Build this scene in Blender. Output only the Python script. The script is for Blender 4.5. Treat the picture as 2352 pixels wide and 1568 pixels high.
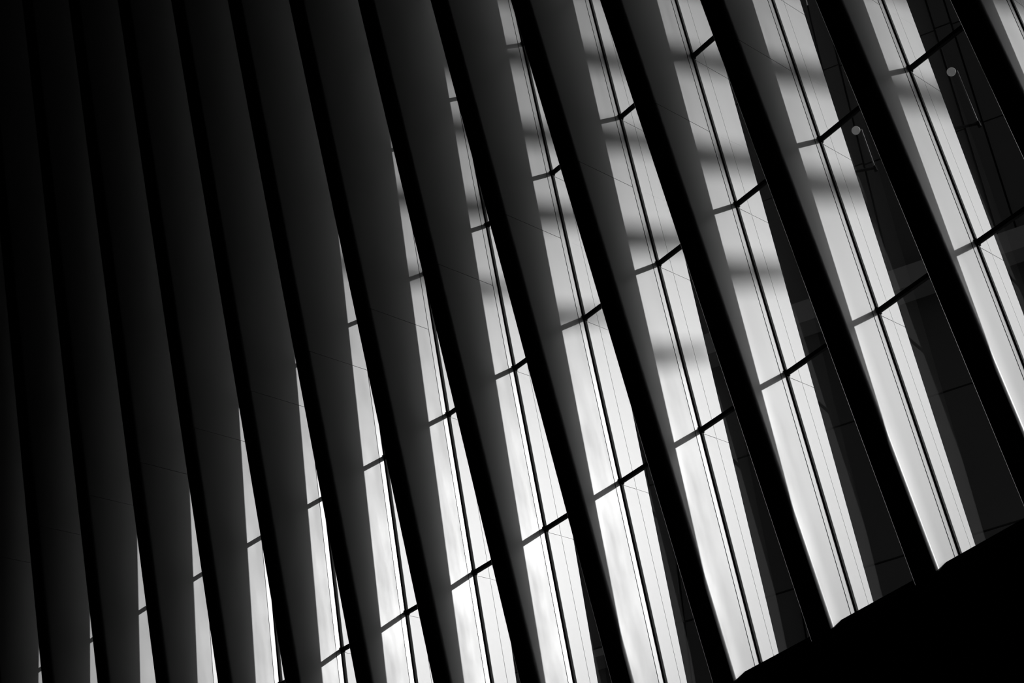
import bpy, bmesh, math, random
from mathutils import Matrix, Vector

for o in list(bpy.data.objects):
    bpy.data.objects.remove(o)
scn = bpy.context.scene
col = scn.collection
random.seed(4)

# ------------------------------------------------------------------ camera
ZO = 8.6                       # window sill height above the hall floor
cam_d = bpy.data.cameras.new('camera')
cam_d.sensor_fit = 'HORIZONTAL'
cam_d.sensor_width = 36.0
cam_d.lens = 3829.85 * 36.0 / 2352.0
cam_d.clip_start = 0.1
cam_d.clip_end = 500
cam = bpy.data.objects.new('camera', cam_d)
col.objects.link(cam)
right = Vector((0.66846649, 0.72626198, -0.16030001))
up = Vector((0.48956997, -0.26742599, 0.82994252))
back = Vector((0.55988731, -0.63326683, -0.53432137))
m = Matrix.Identity(4)
for k, ax in enumerate((right, up, back)):
    for r in range(3):
        m[r][k] = ax[r]
m.translation = Vector((6.654211, -15.953920, -7.004808 + ZO))
cam.matrix_world = m
scn.camera = cam

# ------------------------------------------------------------------ light
scn.view_settings.view_transform = 'Standard'
scn.view_settings.look = 'None'
scn.view_settings.gamma = 1
scn.view_settings.exposure = -1.5
world = bpy.data.worlds.new('sky')
scn.world = world
world.use_nodes = True
wnt = world.node_tree
sky = wnt.nodes.new('ShaderNodeTexSky')      # hazy clear sky with its own glow around the sun
sky.sky_type = 'NISHITA'
sky.sun_disc = False
sky.sun_elevation = math.radians(24.2)
sky.sun_rotation = math.atan2(1.0, 0.95)
sky.dust_density = 4.0
red = wnt.nodes.new('ShaderNodeSeparateColor')   # red-filter black-and-white rendering of the blue sky
wnt.links.new(sky.outputs[0], red.inputs[0])
bg = wnt.nodes['Background']
wnt.links.new(red.outputs[0], bg.inputs[0])
bg.inputs[1].default_value = 0.20
SUN_TO = Vector((1.0, 0.95, 0.62))
sun_d = bpy.data.lights.new('sun', 'SUN')
sun_d.energy = 9.0
sun_d.angle = math.radians(0.53)
sun = bpy.data.objects.new('sun', sun_d)
sun.rotation_euler = SUN_TO.to_track_quat('Z', 'Y').to_euler()
sun.location = (30, 30, 40)
col.objects.link(sun)


# ------------------------------------------------------------------ materials
def mat(name, v, rough=0.5, spec=0.5, noise=0.0, scale=6.0, bump=0.0, metal=0.0, stretch=1.0, rvar=0.0):
    mt = bpy.data.materials.new(name)
    mt.use_nodes = True
    nt = mt.node_tree
    b = nt.nodes['Principled BSDF']
    b.inputs['Base Color'].default_value = (v, v, v, 1)
    b.inputs['Roughness'].default_value = rough
    b.inputs['Specular IOR Level'].default_value = spec
    b.inputs['Metallic'].default_value = metal
    if noise or bump:
        tc = nt.nodes.new('ShaderNodeTexCoord')
        mp = nt.nodes.new('ShaderNodeMapping')
        mp.inputs['Scale'].default_value = (1, 1, stretch)
        nz = nt.nodes.new('ShaderNodeTexNoise')
        nz.inputs['Scale'].default_value = scale
        nz.inputs['Detail'].default_value = 6
        nt.links.new(tc.outputs['Object'], mp.inputs[0])
        nt.links.new(mp.outputs[0], nz.inputs['Vector'])
        if noise:
            mr = nt.nodes.new('ShaderNodeMapRange')
            mr.inputs['To Min'].default_value = v * (1 - noise)
            mr.inputs['To Max'].default_value = min(1, v * (1 + noise))
            nt.links.new(nz.outputs['Fac'], mr.inputs['Value'])
            nt.links.new(mr.outputs[0], b.inputs['Base Color'])
        if rvar:                               # smudged, uneven gloss
            rr = nt.nodes.new('ShaderNodeMapRange')
            rr.inputs['From Min'].default_value = 0.35
            rr.inputs['From Max'].default_value = 0.65
            rr.inputs['To Min'].default_value = rough - rvar
            rr.inputs['To Max'].default_value = rough + rvar
            nt.links.new(nz.outputs['Fac'], rr.inputs['Value'])
            nt.links.new(rr.outputs[0], b.inputs['Roughness'])
        if bump:
            bp = nt.nodes.new('ShaderNodeBump')
            bp.inputs['Strength'].default_value = bump
            bp.inputs['Distance'].default_value = 0.01
            nt.links.new(nz.outputs['Fac'], bp.inputs['Height'])
            nt.links.new(bp.outputs[0], b.inputs['Normal'])
    return mt


M_PAINT = mat('white_rib_paint', 0.19, 0.385, 0.5, noise=0.05, scale=3.0, stretch=0.3, rvar=0.03)
M_PLATE = mat('white_cover_plate', 0.23, 0.40, 0.5, noise=0.04, scale=5.0, stretch=0.2)
M_FLASH = mat('polished_flashing', 0.24, 0.30, 0.5, noise=0.05, scale=9.0, stretch=0.3)
M_FRAME = mat('black_window_frame', 0.003, 0.6, 0.05)
M_SILL = mat('dark_sill_paint', 0.006, 0.8, 0.0, noise=0.2, scale=4)
M_WALL = mat('dark_wall', 0.04, 0.8, 0.2, noise=0.2, scale=2)
M_FLOOR = mat('dark_stone_floor', 0.04, 0.7, 0.2, noise=0.2, scale=2)
M_TOWER = mat('grey_facade_panel', 0.06, 0.6, 0.3, noise=0.15, scale=0.6)
M_TOWERD = mat('facade_joint_dark', 0.03, 0.8, 0.2)
M_LEDGE = mat('facade_ledge', 0.2, 0.6, 0.3)
M_BOUNCE = mat('pale_bounce_stone', 0.75, 0.8, 0.2, noise=0.05, scale=2)
M_STEEL = mat('exterior_steel', 0.3, 0.5, 0.4, noise=0.1, scale=3)
M_GLINT = mat('glint_bead_metal', 0.7, 0.18, 0.5, metal=1.0)
M_LAMP = mat('lamp_housing', 0.06, 0.4, 0.5)
M_LENS = mat('lamp_lens', 0.6, 0.35, 0.3)
M_LENS.node_tree.nodes['Principled BSDF'].inputs['Emission Color'].default_value = (1, 1, 1, 1)
M_LENS.node_tree.nodes['Principled BSDF'].inputs['Emission Strength'].default_value = 0.1    # dim lit lens


def glass_mat():
    mt = bpy.data.materials.new('window_glass')
    mt.use_nodes = True
    nt = mt.node_tree
    nt.nodes.remove(nt.nodes['Principled BSDF'])
    out = nt.nodes['Material Output']
    tr = nt.nodes.new('ShaderNodeBsdfTransparent')
    tr.inputs[0].default_value = (0.97, 0.97, 0.97, 1)
    gl = nt.nodes.new('ShaderNodeBsdfGlossy')
    gl.inputs['Roughness'].default_value = 0.02
    fr = nt.nodes.new('ShaderNodeFresnel')
    fr.inputs['IOR'].default_value = 2.6
    ge = nt.nodes.new('ShaderNodeNewGeometry')
    sb = nt.nodes.new('ShaderNodeMath')
    sb.operation = 'SUBTRACT'
    sb.inputs[0].default_value = 1.0
    ml = nt.nodes.new('ShaderNodeMath')
    ml.operation = 'MULTIPLY'
    mx = nt.nodes.new('ShaderNodeMixShader')
    nt.links.new(ge.outputs['Backfacing'], sb.inputs[1])
    nt.links.new(fr.outputs[0], ml.inputs[0])
    nt.links.new(sb.outputs[0], ml.inputs[1])
    nt.links.new(ml.outputs[0], mx.inputs[0])
    nt.links.new(tr.outputs[0], mx.inputs[1])
    nt.links.new(gl.outputs[0], mx.inputs[2])
    nt.links.new(mx.outputs[0], out.inputs[0])
    return mt


M_GLASS = glass_mat()


# ------------------------------------------------------------------ helpers
def mesh_obj(name, bm, material, parent=None, smooth=None):
    me = bpy.data.meshes.new(name)
    bmesh.ops.recalc_face_normals(bm, faces=bm.faces)
    bm.to_mesh(me)
    bm.free()
    me.materials.append(material)
    o = bpy.data.objects.new(name, me)
    col.objects.link(o)
    if parent:
        o.parent = parent
    if smooth is not None:
        for p in me.polygons:
            p.use_smooth = True
        me.set_sharp_from_angle(angle=math.radians(smooth))
    return o


def empty(name, loc):
    o = bpy.data.objects.new(name, None)
    o.location = loc
    o.empty_display_size = 0.3
    col.objects.link(o)
    return o


def tag(o, label=None, cat=None, group=None, kind=None):
    if label: o['label'] = label
    if cat: o['category'] = cat
    if group: o['group'] = group
    if kind: o['kind'] = kind
    return o


def hexa(bm, pts):
    """box from 8 corner points: bottom loop of four, top loop of four"""
    v = [bm.verts.new(p) for p in pts]
    for f in ((0, 1, 2, 3), (7, 6, 5, 4), (0, 4, 5, 1), (1, 5, 6, 2), (2, 6, 7, 3), (3, 7, 4, 0)):
        bm.faces.new([v[k] for k in f])


def box(bm, x0, x1, y0, y1, z0, z1):
    hexa(bm, [(x0, y0, z0), (x1, y0, z0), (x1, y1, z0), (x0, y1, z0),
              (x0, y0, z1), (x1, y0, z1), (x1, y1, z1), (x0, y1, z1)])


def loft(bm, rings):
    vs = [[bm.verts.new(p) for p in r] for r in rings]
    n = len(vs[0])
    for a, b in zip(vs, vs[1:]):
        for k in range(n):
            bm.faces.new((a[k], a[(k + 1) % n], b[(k + 1) % n], b[k]))
    bm.faces.new(vs[0][::-1])
    bm.faces.new(vs[-1])


def cyl(bm, a, b, ra, rb, n=16):
    a, b = Vector(a), Vector(b)
    d = (b - a).normalized()
    x = d.orthogonal().normalized()
    y = d.cross(x)
    loft(bm, [[p + (x * math.cos(t) + y * math.sin(t)) * r for t in [2 * math.pi * k / n for k in range(n)]]
              for p, r in ((a, ra), (b, rb))])


# ------------------------------------------------------------------ the wall of ribs: measurements (metres, sill at z = 0)
S = 1.5                        # rib spacing
T = 0.30                       # rib thickness
I0, I1 = -2, 16                # ribs from beside the camera to the far dark end
ZB, ZT = -1.0, 28.5
ROWS = [0.0, 3.294, 5.997, 8.697, 11.391] + [11.391 + 2.7 * k for k in range(1, 7)]
rib_dy = lambda i: -0.0092 * (i - 4) ** 2 if i > -1 else -0.0092 * 16 - 0.03 * (0 - i)
rib_dz = lambda i: 0.0030 * (i - 4) ** 2 - 0.009 * (i - 4)
nose_add = {**{k: -0.06 for k in (6, 7, 8)}, **{k: -0.075 for k in range(9, 17)}, -2: 0.13, -1: 0.13, 0: 0.05}


def nose(z, i=4):
    return -0.64 - 0.088 * z + nose_add.get(i, 0.0)


def back_r(z):
    return 0.42 + 0.042 * min(z, 12)


back_add = {4: 0.08, 5: 0.07, 6: 0.01, 7: 0.09, 8: 0.02, 9: 0.04, 11: 0.045}


def back_l(z, i=0):
    return 0.46 + 0.024 * min(z, 12) + back_add.get(i, 0.0)


def rib_ring(z, i, inset=0.0):
    """closed outline of a rib at height z (x: 0 = sunny flank, -T = shady flank; y: depth)"""
    n = nose(z, i)
    r = 0.08                                  # broad rounding towards the hall on the sunny side
    q = 0.018                                  # tight edge on the other side
    pts = []
    for k in range(9):                         # sunny front corner, from flank to front
        a = math.pi / 2 * k / 8
        pts.append((-r + r * math.cos(a), n + r - r * math.sin(a)))
    for k in range(4):                         # shady front corner
        a = math.pi / 2 * k / 3
        pts.append((-T + q - q * math.sin(a), n + q - q * math.cos(a)))
    bl, br = back_l(z, i), back_r(z)
    pts += [(-T, (n + bl) / 2), (-T, bl - 0.01), (-T + 0.01, bl), (-0.012, br), (0.0, br - 0.012), (0, 0.3), (0, -0.1), (0, (n + r - 0.1) / 2)]
    if inset:
        cx, cy = -T / 2, (n + br) / 2
        pts = [(x + (inset if x < cx else -inset), y + (inset if y < cy else -inset)) for x, y in pts]
    return pts


def rib_segment(i, z0, z1, parent, lip):
    bm = bmesh.new()
    zs = [z0]
    while zs[-1] + 1.0 < z1 - 0.05:
        zs.append(zs[-1] + 1.0)
    zs.append(z1)
    rings = [[(x, y, z) for x, y in rib_ring(z, i)] for z in zs]
    if lip:                                    # recessed splice joint towards the next segment
        rings.append([(x, y, z1) for x, y in rib_ring(z1, i, 0.008)])
        rings.append([(x, y, z1 + lip) for x, y in rib_ring(z1, i, 0.008)])
    loft(bm, rings)
    return mesh_obj('rib_segment', bm, M_PAINT, parent, smooth=40)


rib_text = {
    -2: 'white steel rib past the lamps, beside the added sun-blocking wall',
    -1: 'steel rib past the long-stemmed lamp, only its upper sunlit flank in view',
    0: 'steel rib with the long-stemmed round lamp behind its glass, one soft shadow band',
    1: 'steel rib with the short-stemmed round lamp behind its glass, two soft shadow bands',
    2: 'steel rib next to the short-stemmed lamp, sunlit flank with three soft shadow bands',
    3: 'steel rib with a sunlit flank crossed by four soft shadow bands above the sill',
    4: 'steel rib next to the four-banded rib, on the side away from the lamps',
    5: 'steel rib second from the four-banded rib, away from the lamps, narrow banded flank',
    6: 'steel rib third from the four-banded rib, away from the lamps, unbanded lit flank',
    7: 'steel rib fourth from the four-banded rib, away from the lamps, lit from midway down',
    8: 'steel rib fifth from the four-banded rib, thin lit wedge along its lower half',
    9: 'steel rib sixth from the four-banded rib, lit sliver along its lower third',
    10: 'dark steel rib seventh from the four-banded rib, lit sliver near its foot',
    11: 'dark steel rib eighth from the four-banded rib, short lit sliver near its foot',
    12: 'dark steel rib ninth from the four-banded rib, tiny lit sliver at its foot',
    13: 'dark steel rib tenth from the four-banded rib, barely a glint at its foot',
    14: 'unlit black steel rib next to the last rib with a glint at its foot',
    15: 'unlit black steel rib second from the last rib with a glint at its foot',
    16: 'unlit black steel rib against the dark end wall',
}

ribs = {}
for i in range(I0, I1 + 1):
    root = empty('steel_rib', (-S * i, rib_dy(i), ZO + rib_dz(i)))
    ribs[i] = root
    tag(root, rib_text[i], 'rib', 'steel ribs of the hall wall')
    zj = 7.30 + 0.07 * (i - 2.5) - rib_dz(i)
    rib_segment(i, ZB, zj, root, 0.009)
    rib_segment(i, zj + 0.009, ZT, root, 0)
    # added reflective bead drawing a thin bright line along the shady front edge
    bm = bmesh.new()
    loft(bm, [[(-T + 0.016 + 0.02 * math.cos(a), nose(z, i) + 0.016 + 0.02 * math.sin(a), z)
               for a in [2 * math.pi * k / 14 for k in range(14)]] for z in (ZB + 0.5, 6.0, 14.0, ZT - 0.5)])
    mesh_obj('edge_glint_bead', bm, M_GLINT, root, smooth=60)
    # polished flashing strip on the flank just inside the glass
    if -2 <= i <= 10:
        bm = bmesh.new()
        hexa(bm, [(-0.005, -0.125, -0.3), (0.006, -0.125, -0.3), (0.006, -0.03, -0.3), (-0.005, -0.03, -0.3),
                  (-0.005, -0.125, 17), (0.006, -0.125, 17), (0.006, -0.03, 17), (-0.005, -0.03, 17)])
        mesh_obj('flashing_strip', bm, M_FLASH, root)
    # cover plates on the flank outside the glass, one pair for each storey of panes
    if -2 <= i <= 9:
        for j in range(5):
            za, zb = ROWS[j] - (0.2 if j == 0 else 0.035), ROWS[j + 1] - 0.045
            for inner in (True, False):
                bm = bmesh.new()
                if inner:
                    ya, yb, yc, yd = 0.04, 0.302, 0.302, 0.04
                else:
                    ya, yb, yc, yd = 0.310, back_r(za) - 0.004, back_r(zb) - 0.004, 0.310
                h = 0.005 if inner else 0.004
                hexa(bm, [(-0.004, ya, za), (h, ya, za), (h, yb, za), (-0.004, yb, za),
                          (-0.004, yd, zb), (h, yd, zb), (h, yc, zb), (-0.004, yc, zb)])
                mesh_obj('cover_plate', bm, M_PLATE, root)

# ------------------------------------------------------------------ windows between the ribs
wn = 0
for i in range(I0, I1 + 1):
    wn += 1
    xa, xb = -S * i, -S * (i - 1) - T
    ya, yb = rib_dy(i), rib_dy(i - 1)
    za, zb = ZO + rib_dz(i), ZO + rib_dz(i - 1)
    root = empty('window_%d' % wn, (xa, ya, za))
    tag(root, 'tall narrow window of stacked glass panes between two steel ribs', None, None, 'structure')
    L = xb - xa
    dy, dz = yb - ya, zb - za
    # black mullions against both ribs
    for x0, x1, oy in ((0.0, 0.026, 0.0), (L - 0.026, L, dy)):
        bm = bmesh.new()
        box(bm, x0, x1, oy - 0.025, oy + 0.02, -0.3, ROWS[-1])
        mesh_obj('mullion', bm, M_FRAME, root)
    for j in range(len(ROWS) - 1):
        z0, z1 = ROWS[j], ROWS[j + 1]
        if j == 0:
            z0 = -0.2
        bm = bmesh.new()
        hexa(bm, [(0.02, -0.009, z0), (L - 0.02, dy - 0.009, z0 + dz), (L - 0.02, dy + 0.009, z0 + dz), (0.02, 0.009, z0),
                  (0.02, -0.009, z1), (L - 0.02, dy - 0.009, z1 + dz), (L - 0.02, dy + 0.009, z1 + dz), (0.02, 0.009, z1)])
        mesh_obj('pane', bm, M_GLASS, root)
        if j > 0:
            h = 0.028
            bm = bmesh.new()
            hexa(bm, [(0.0, -0.028, z0 - h), (L, dy - 0.028, z0 - h + dz), (L, dy + 0.022, z0 - h + dz), (0.0, 0.022, z0 - h),
                      (0.0, -0.028, z0 + h), (L, dy - 0.028, z0 + h + dz), (L, dy + 0.022, z0 + h + dz), (0.0, 0.022, z0 + h)])
            mesh_obj('transom', bm, M_FRAME, root)
            bm = bmesh.new()                   # small clamp where the transom meets the mullion
            box(bm, 0.0, 0.04, -0.036, 0.026, z0 - 0.042, z0 + 0.042)
            mesh_obj('clamp', bm, M_FRAME, root)

# ------------------------------------------------------------------ sill beam, wall below, hall shell
prof = [(-0.35, -0.13), (-0.68, -0.36), (-1.05, -0.66), (-1.15, -1.0), (-1.15, -1.4), (1.0, -1.4), (1.0, -0.22), (0.55, -0.13)]
bm = bmesh.new()
loft(bm, [[(-S * i, y + rib_dy(i), z + ZO + rib_dz(i)) for y, z in prof] for i in range(I1 + 1, I0 - 2, -1)])
tag(mesh_obj('trim_1', bm, M_SILL), 'dark sloping sill beam under the row of ribs', None, None, 'structure')


def shell(name, b, material, label):
    bm = bmesh.new()
    box(bm, *b)
    return tag(mesh_obj(name, bm, material), label, None, None, 'structure')


XL, XR, YI = -24.75, 14.0, -34.0
shell('floor', (XL, XR, YI, 1.0, -0.3, 0.0), M_FLOOR, 'dark stone floor of the hall')
shell('wall_front', (XL, XR, -2.6, 1.0, 0.0, ZO - 1.3), M_WALL, 'dark solid wall below the ribs')
shell('wall_sun_stop', (2.72 + 1.5, XR, -1.4, 0.45, ZO - 1.3, ZO + 29), M_WALL, 'dark wall added to block sun at the sunny end of the rib row')  # added out of view to keep sun and sky light out of the hall
shell('wall_back', (XL, XR, YI - 0.3, YI, 0.0, 38), M_WALL, 'dark wall across the hall')
shell('wall_left', (XL - 0.3, XL, YI, 1.5, 0.0, 38), M_WALL, 'dark end wall of the hall')
shell('wall_right', (XR, XR + 0.3, YI, -1.0, 0.0, 38), M_WALL, 'dark end wall behind the viewer')
shell('ceiling', (XL, XR, YI, 1.5, ZO + 29.0, ZO + 29.4), M_WALL, 'dark ceiling over the hall')

# ------------------------------------------------------------------ lamps on the backs of two ribs
for i, uo, dep, ztop, zlow, lab in ((0, 0.154, 0.72, 6.358, 5.47, 'round-headed lamp on a long thin stem outside the glass'),
                           (1, 0.112, 0.78, 6.536, 5.87, 'round-headed lamp on a shorter thin stem outside the glass')):
    root = empty('stem_lamp', (-S * i + uo, dep, ZO + zlow))
    tag(root, lab, 'lamp', 'stem lamps outside the glass')
    h = ztop - zlow
    bm = bmesh.new()
    cyl(bm, (0.055, 0.05, 0), (0.055, 0.05, h), 0.009, 0.009, 10)
    mesh_obj('stem', bm, M_LAMP, root, smooth=40)
    bm = bmesh.new()
    d = Vector((0.38, -0.80, -0.46)).normalized()
    c = Vector((0.0, 0, h))
    cyl(bm, c - d * 0.07, c, 0.035, 0.062, 24)
    hd = mesh_obj('lamp_head', bm, M_LAMP, root, smooth=40)
    bm = bmesh.new()
    cyl(bm, c, c + d * 0.012, 0.058, 0.054, 24)
    mesh_obj('lens', bm, M_LENS, hd, smooth=40)
    bm = bmesh.new()                           # thin arm back to the rib
    yb = rib_dy(i) + back_r(zlow - rib_dz(i)) - dep
    cyl(bm, (0.055, 0.05, 0.0), (-uo - 0.05, yb - 0.006, -0.03), 0.018, 0.022, 12)
    cyl(bm, (0.055, 0.05, -0.05), (0.055, 0.05, 0.03), 0.024, 0.02, 12)
    mesh_obj('bracket', bm, M_FRAME, root, smooth=40)

# ------------------------------------------------------------------ dark building outside
Hd = Vector((math.cos(math.radians(26)), math.sin(math.radians(26)), 0))
Vd = Vector((0, 0.16, 1))
Nd = Hd.cross(Vd).normalized()                 # towards the hall
P0 = Vector((-9.0, 25.0, ZO + 23.5))           # a joint crossing seen through the glass
tower = empty('office_building', (-22, 24, 0))
tag(tower, 'dark panelled office building seen through the glass beyond the lamps', 'building')
TP = Vector(tower.location)


def fac(a, b, d):
    return P0 + Hd * a + Vd * b + Nd * d - TP


def fbox(a0, a1, b0, b1, d0, d1, name, material):
    bm = bmesh.new()
    hexa(bm, [fac(a0, b0, d0), fac(a1, b0, d0), fac(a1, b0, d1), fac(a0, b0, d1),
              fac(a0, b1, d0), fac(a1, b1, d0), fac(a1, b1, d1), fac(a0, b1, d1)])
    return mesh_obj(name, bm, material, tower)


A0, A1, B0, B1 = -34.0, 8.0, -31.5, 8.0
fbox(A0, A1, B0, B1, -8.0, -0.15, 'core', M_TOWERD)
a = 0.0
cols = []
x = 0.0
while x < A1:
    cols.append((x, x + 3.2)); x += 3.75
x = 0.0
while x > A0:
    cols.append((x - 0.55, x)); cols.append((x - 3.75, x - 0.55)); x -= 3.75
x = 3.2
while x < A1:
    cols.append((x, x + 0.55)); x += 3.75
b = -31.5
while b < B1 - 0.1:
    for c0, c1 in cols:
        fbox(max(c0, A0) + 0.03, min(c1, A1) - 0.03, b + 0.03, b + 4.5 - 0.03, -0.2, 0.0 if c1 - c0 > 1 else 0.08, 'facade_panel', M_TOWER)
    b += 4.5
for a1, b0, b1 in ((A1, -5.65, -4.9), (-12.0, -14.15, -13.93)):
    fbox(A0, a1, b0, b1, -0.2, 0.7, 'ledge', M_LEDGE)

# ------------------------------------------------------------------ outdoor frame of tapering beams whose shadows band the ribs
frame = empty('beam_frame', (33.4, 26.0, 0))
tag(frame, 'outdoor steel frame of level tapering beams on one tall column', 'frame')
FP = Vector(frame.location)
sdir = SUN_TO.normalized()


def beam_pt(u, z45):
    s = 32.0 - 0.435 * (u + 4.5)
    z = z45 + 0.27 * (u + 4.5)
    return Vector((u + s, 0.95 * s, ZO + z + 0.62 * s))


for z45, uend in ((4.52, -5.3), (6.46, -6.8), (8.30, -8.3), (9.88, -9.8), (11.5, -11.3)):
    bm = bmesh.new()
    rings = []
    for u, h in ((6.0, 0.40), (uend + 4.5, 0.40), (uend + 2.2, 0.32), (uend, 0.06)):
        p = beam_pt(u, z45) - FP
        ax = (beam_pt(6, z45) - beam_pt(0, z45)).normalized()
        sd = ax.cross(Vector((0, 0, 1))).normalized() * 0.15
        hv = Vector((0, 0, h / 2))
        rings.append([p - sd - hv, p + sd - hv, p + sd + hv, p - sd + hv])
    loft(bm, rings)
    mesh_obj('beam', bm, M_STEEL, frame)
for k in range(6):                             # added unseen panels above the beams, blocking sun from the upper ribs
    ua, ub = 6.5, -30.0
    za, zb = 12.75 + 3.0 * k, 15.72 + 3.0 * k
    ax = (beam_pt(6, 12) - beam_pt(0, 12)).normalized()
    sd = ax.cross(Vector((0, 0, 1))).normalized() * 0.2
    bm = bmesh.new()
    p0, p1 = beam_pt(ua, za) - FP, beam_pt(ub, za) - FP
    hv = Vector((0, 0, zb - za))
    hexa(bm, [p0 - sd, p1 - sd, p1 + sd, p0 + sd, p0 - sd + hv, p1 - sd + hv, p1 + sd + hv, p0 + sd + hv])
    mesh_obj('sun_block_panel', bm, M_STEEL, frame)
bm = bmesh.new()
pe = beam_pt(6.0, 4.52) - FP
box(bm, pe.x - 0.3, pe.x + 0.5, pe.y - 0.35, pe.y + 0.35, 0.0, beam_pt(6.0, 31.0).z)
mesh_obj('column', bm, M_STEEL, frame)

# added unseen pale deck outside, bouncing sunlight up onto the rib flanks
bm = bmesh.new()
box(bm, -8.5, 16.0, 1.0, 9.0, 0.0, ZO - 1.4)
tag(mesh_obj('bounce_deck', bm, M_BOUNCE), 'added pale deck outside that bounces sunlight onto the ribs', None, None, 'structure')

# ground outside
bm = bmesh.new()
box(bm, -80, 80, 1.0, 90, -0.5, 0.0)
tag(mesh_obj('ground', bm, M_FLOOR), 'dark paved ground outside the hall', None, None, 'structure')
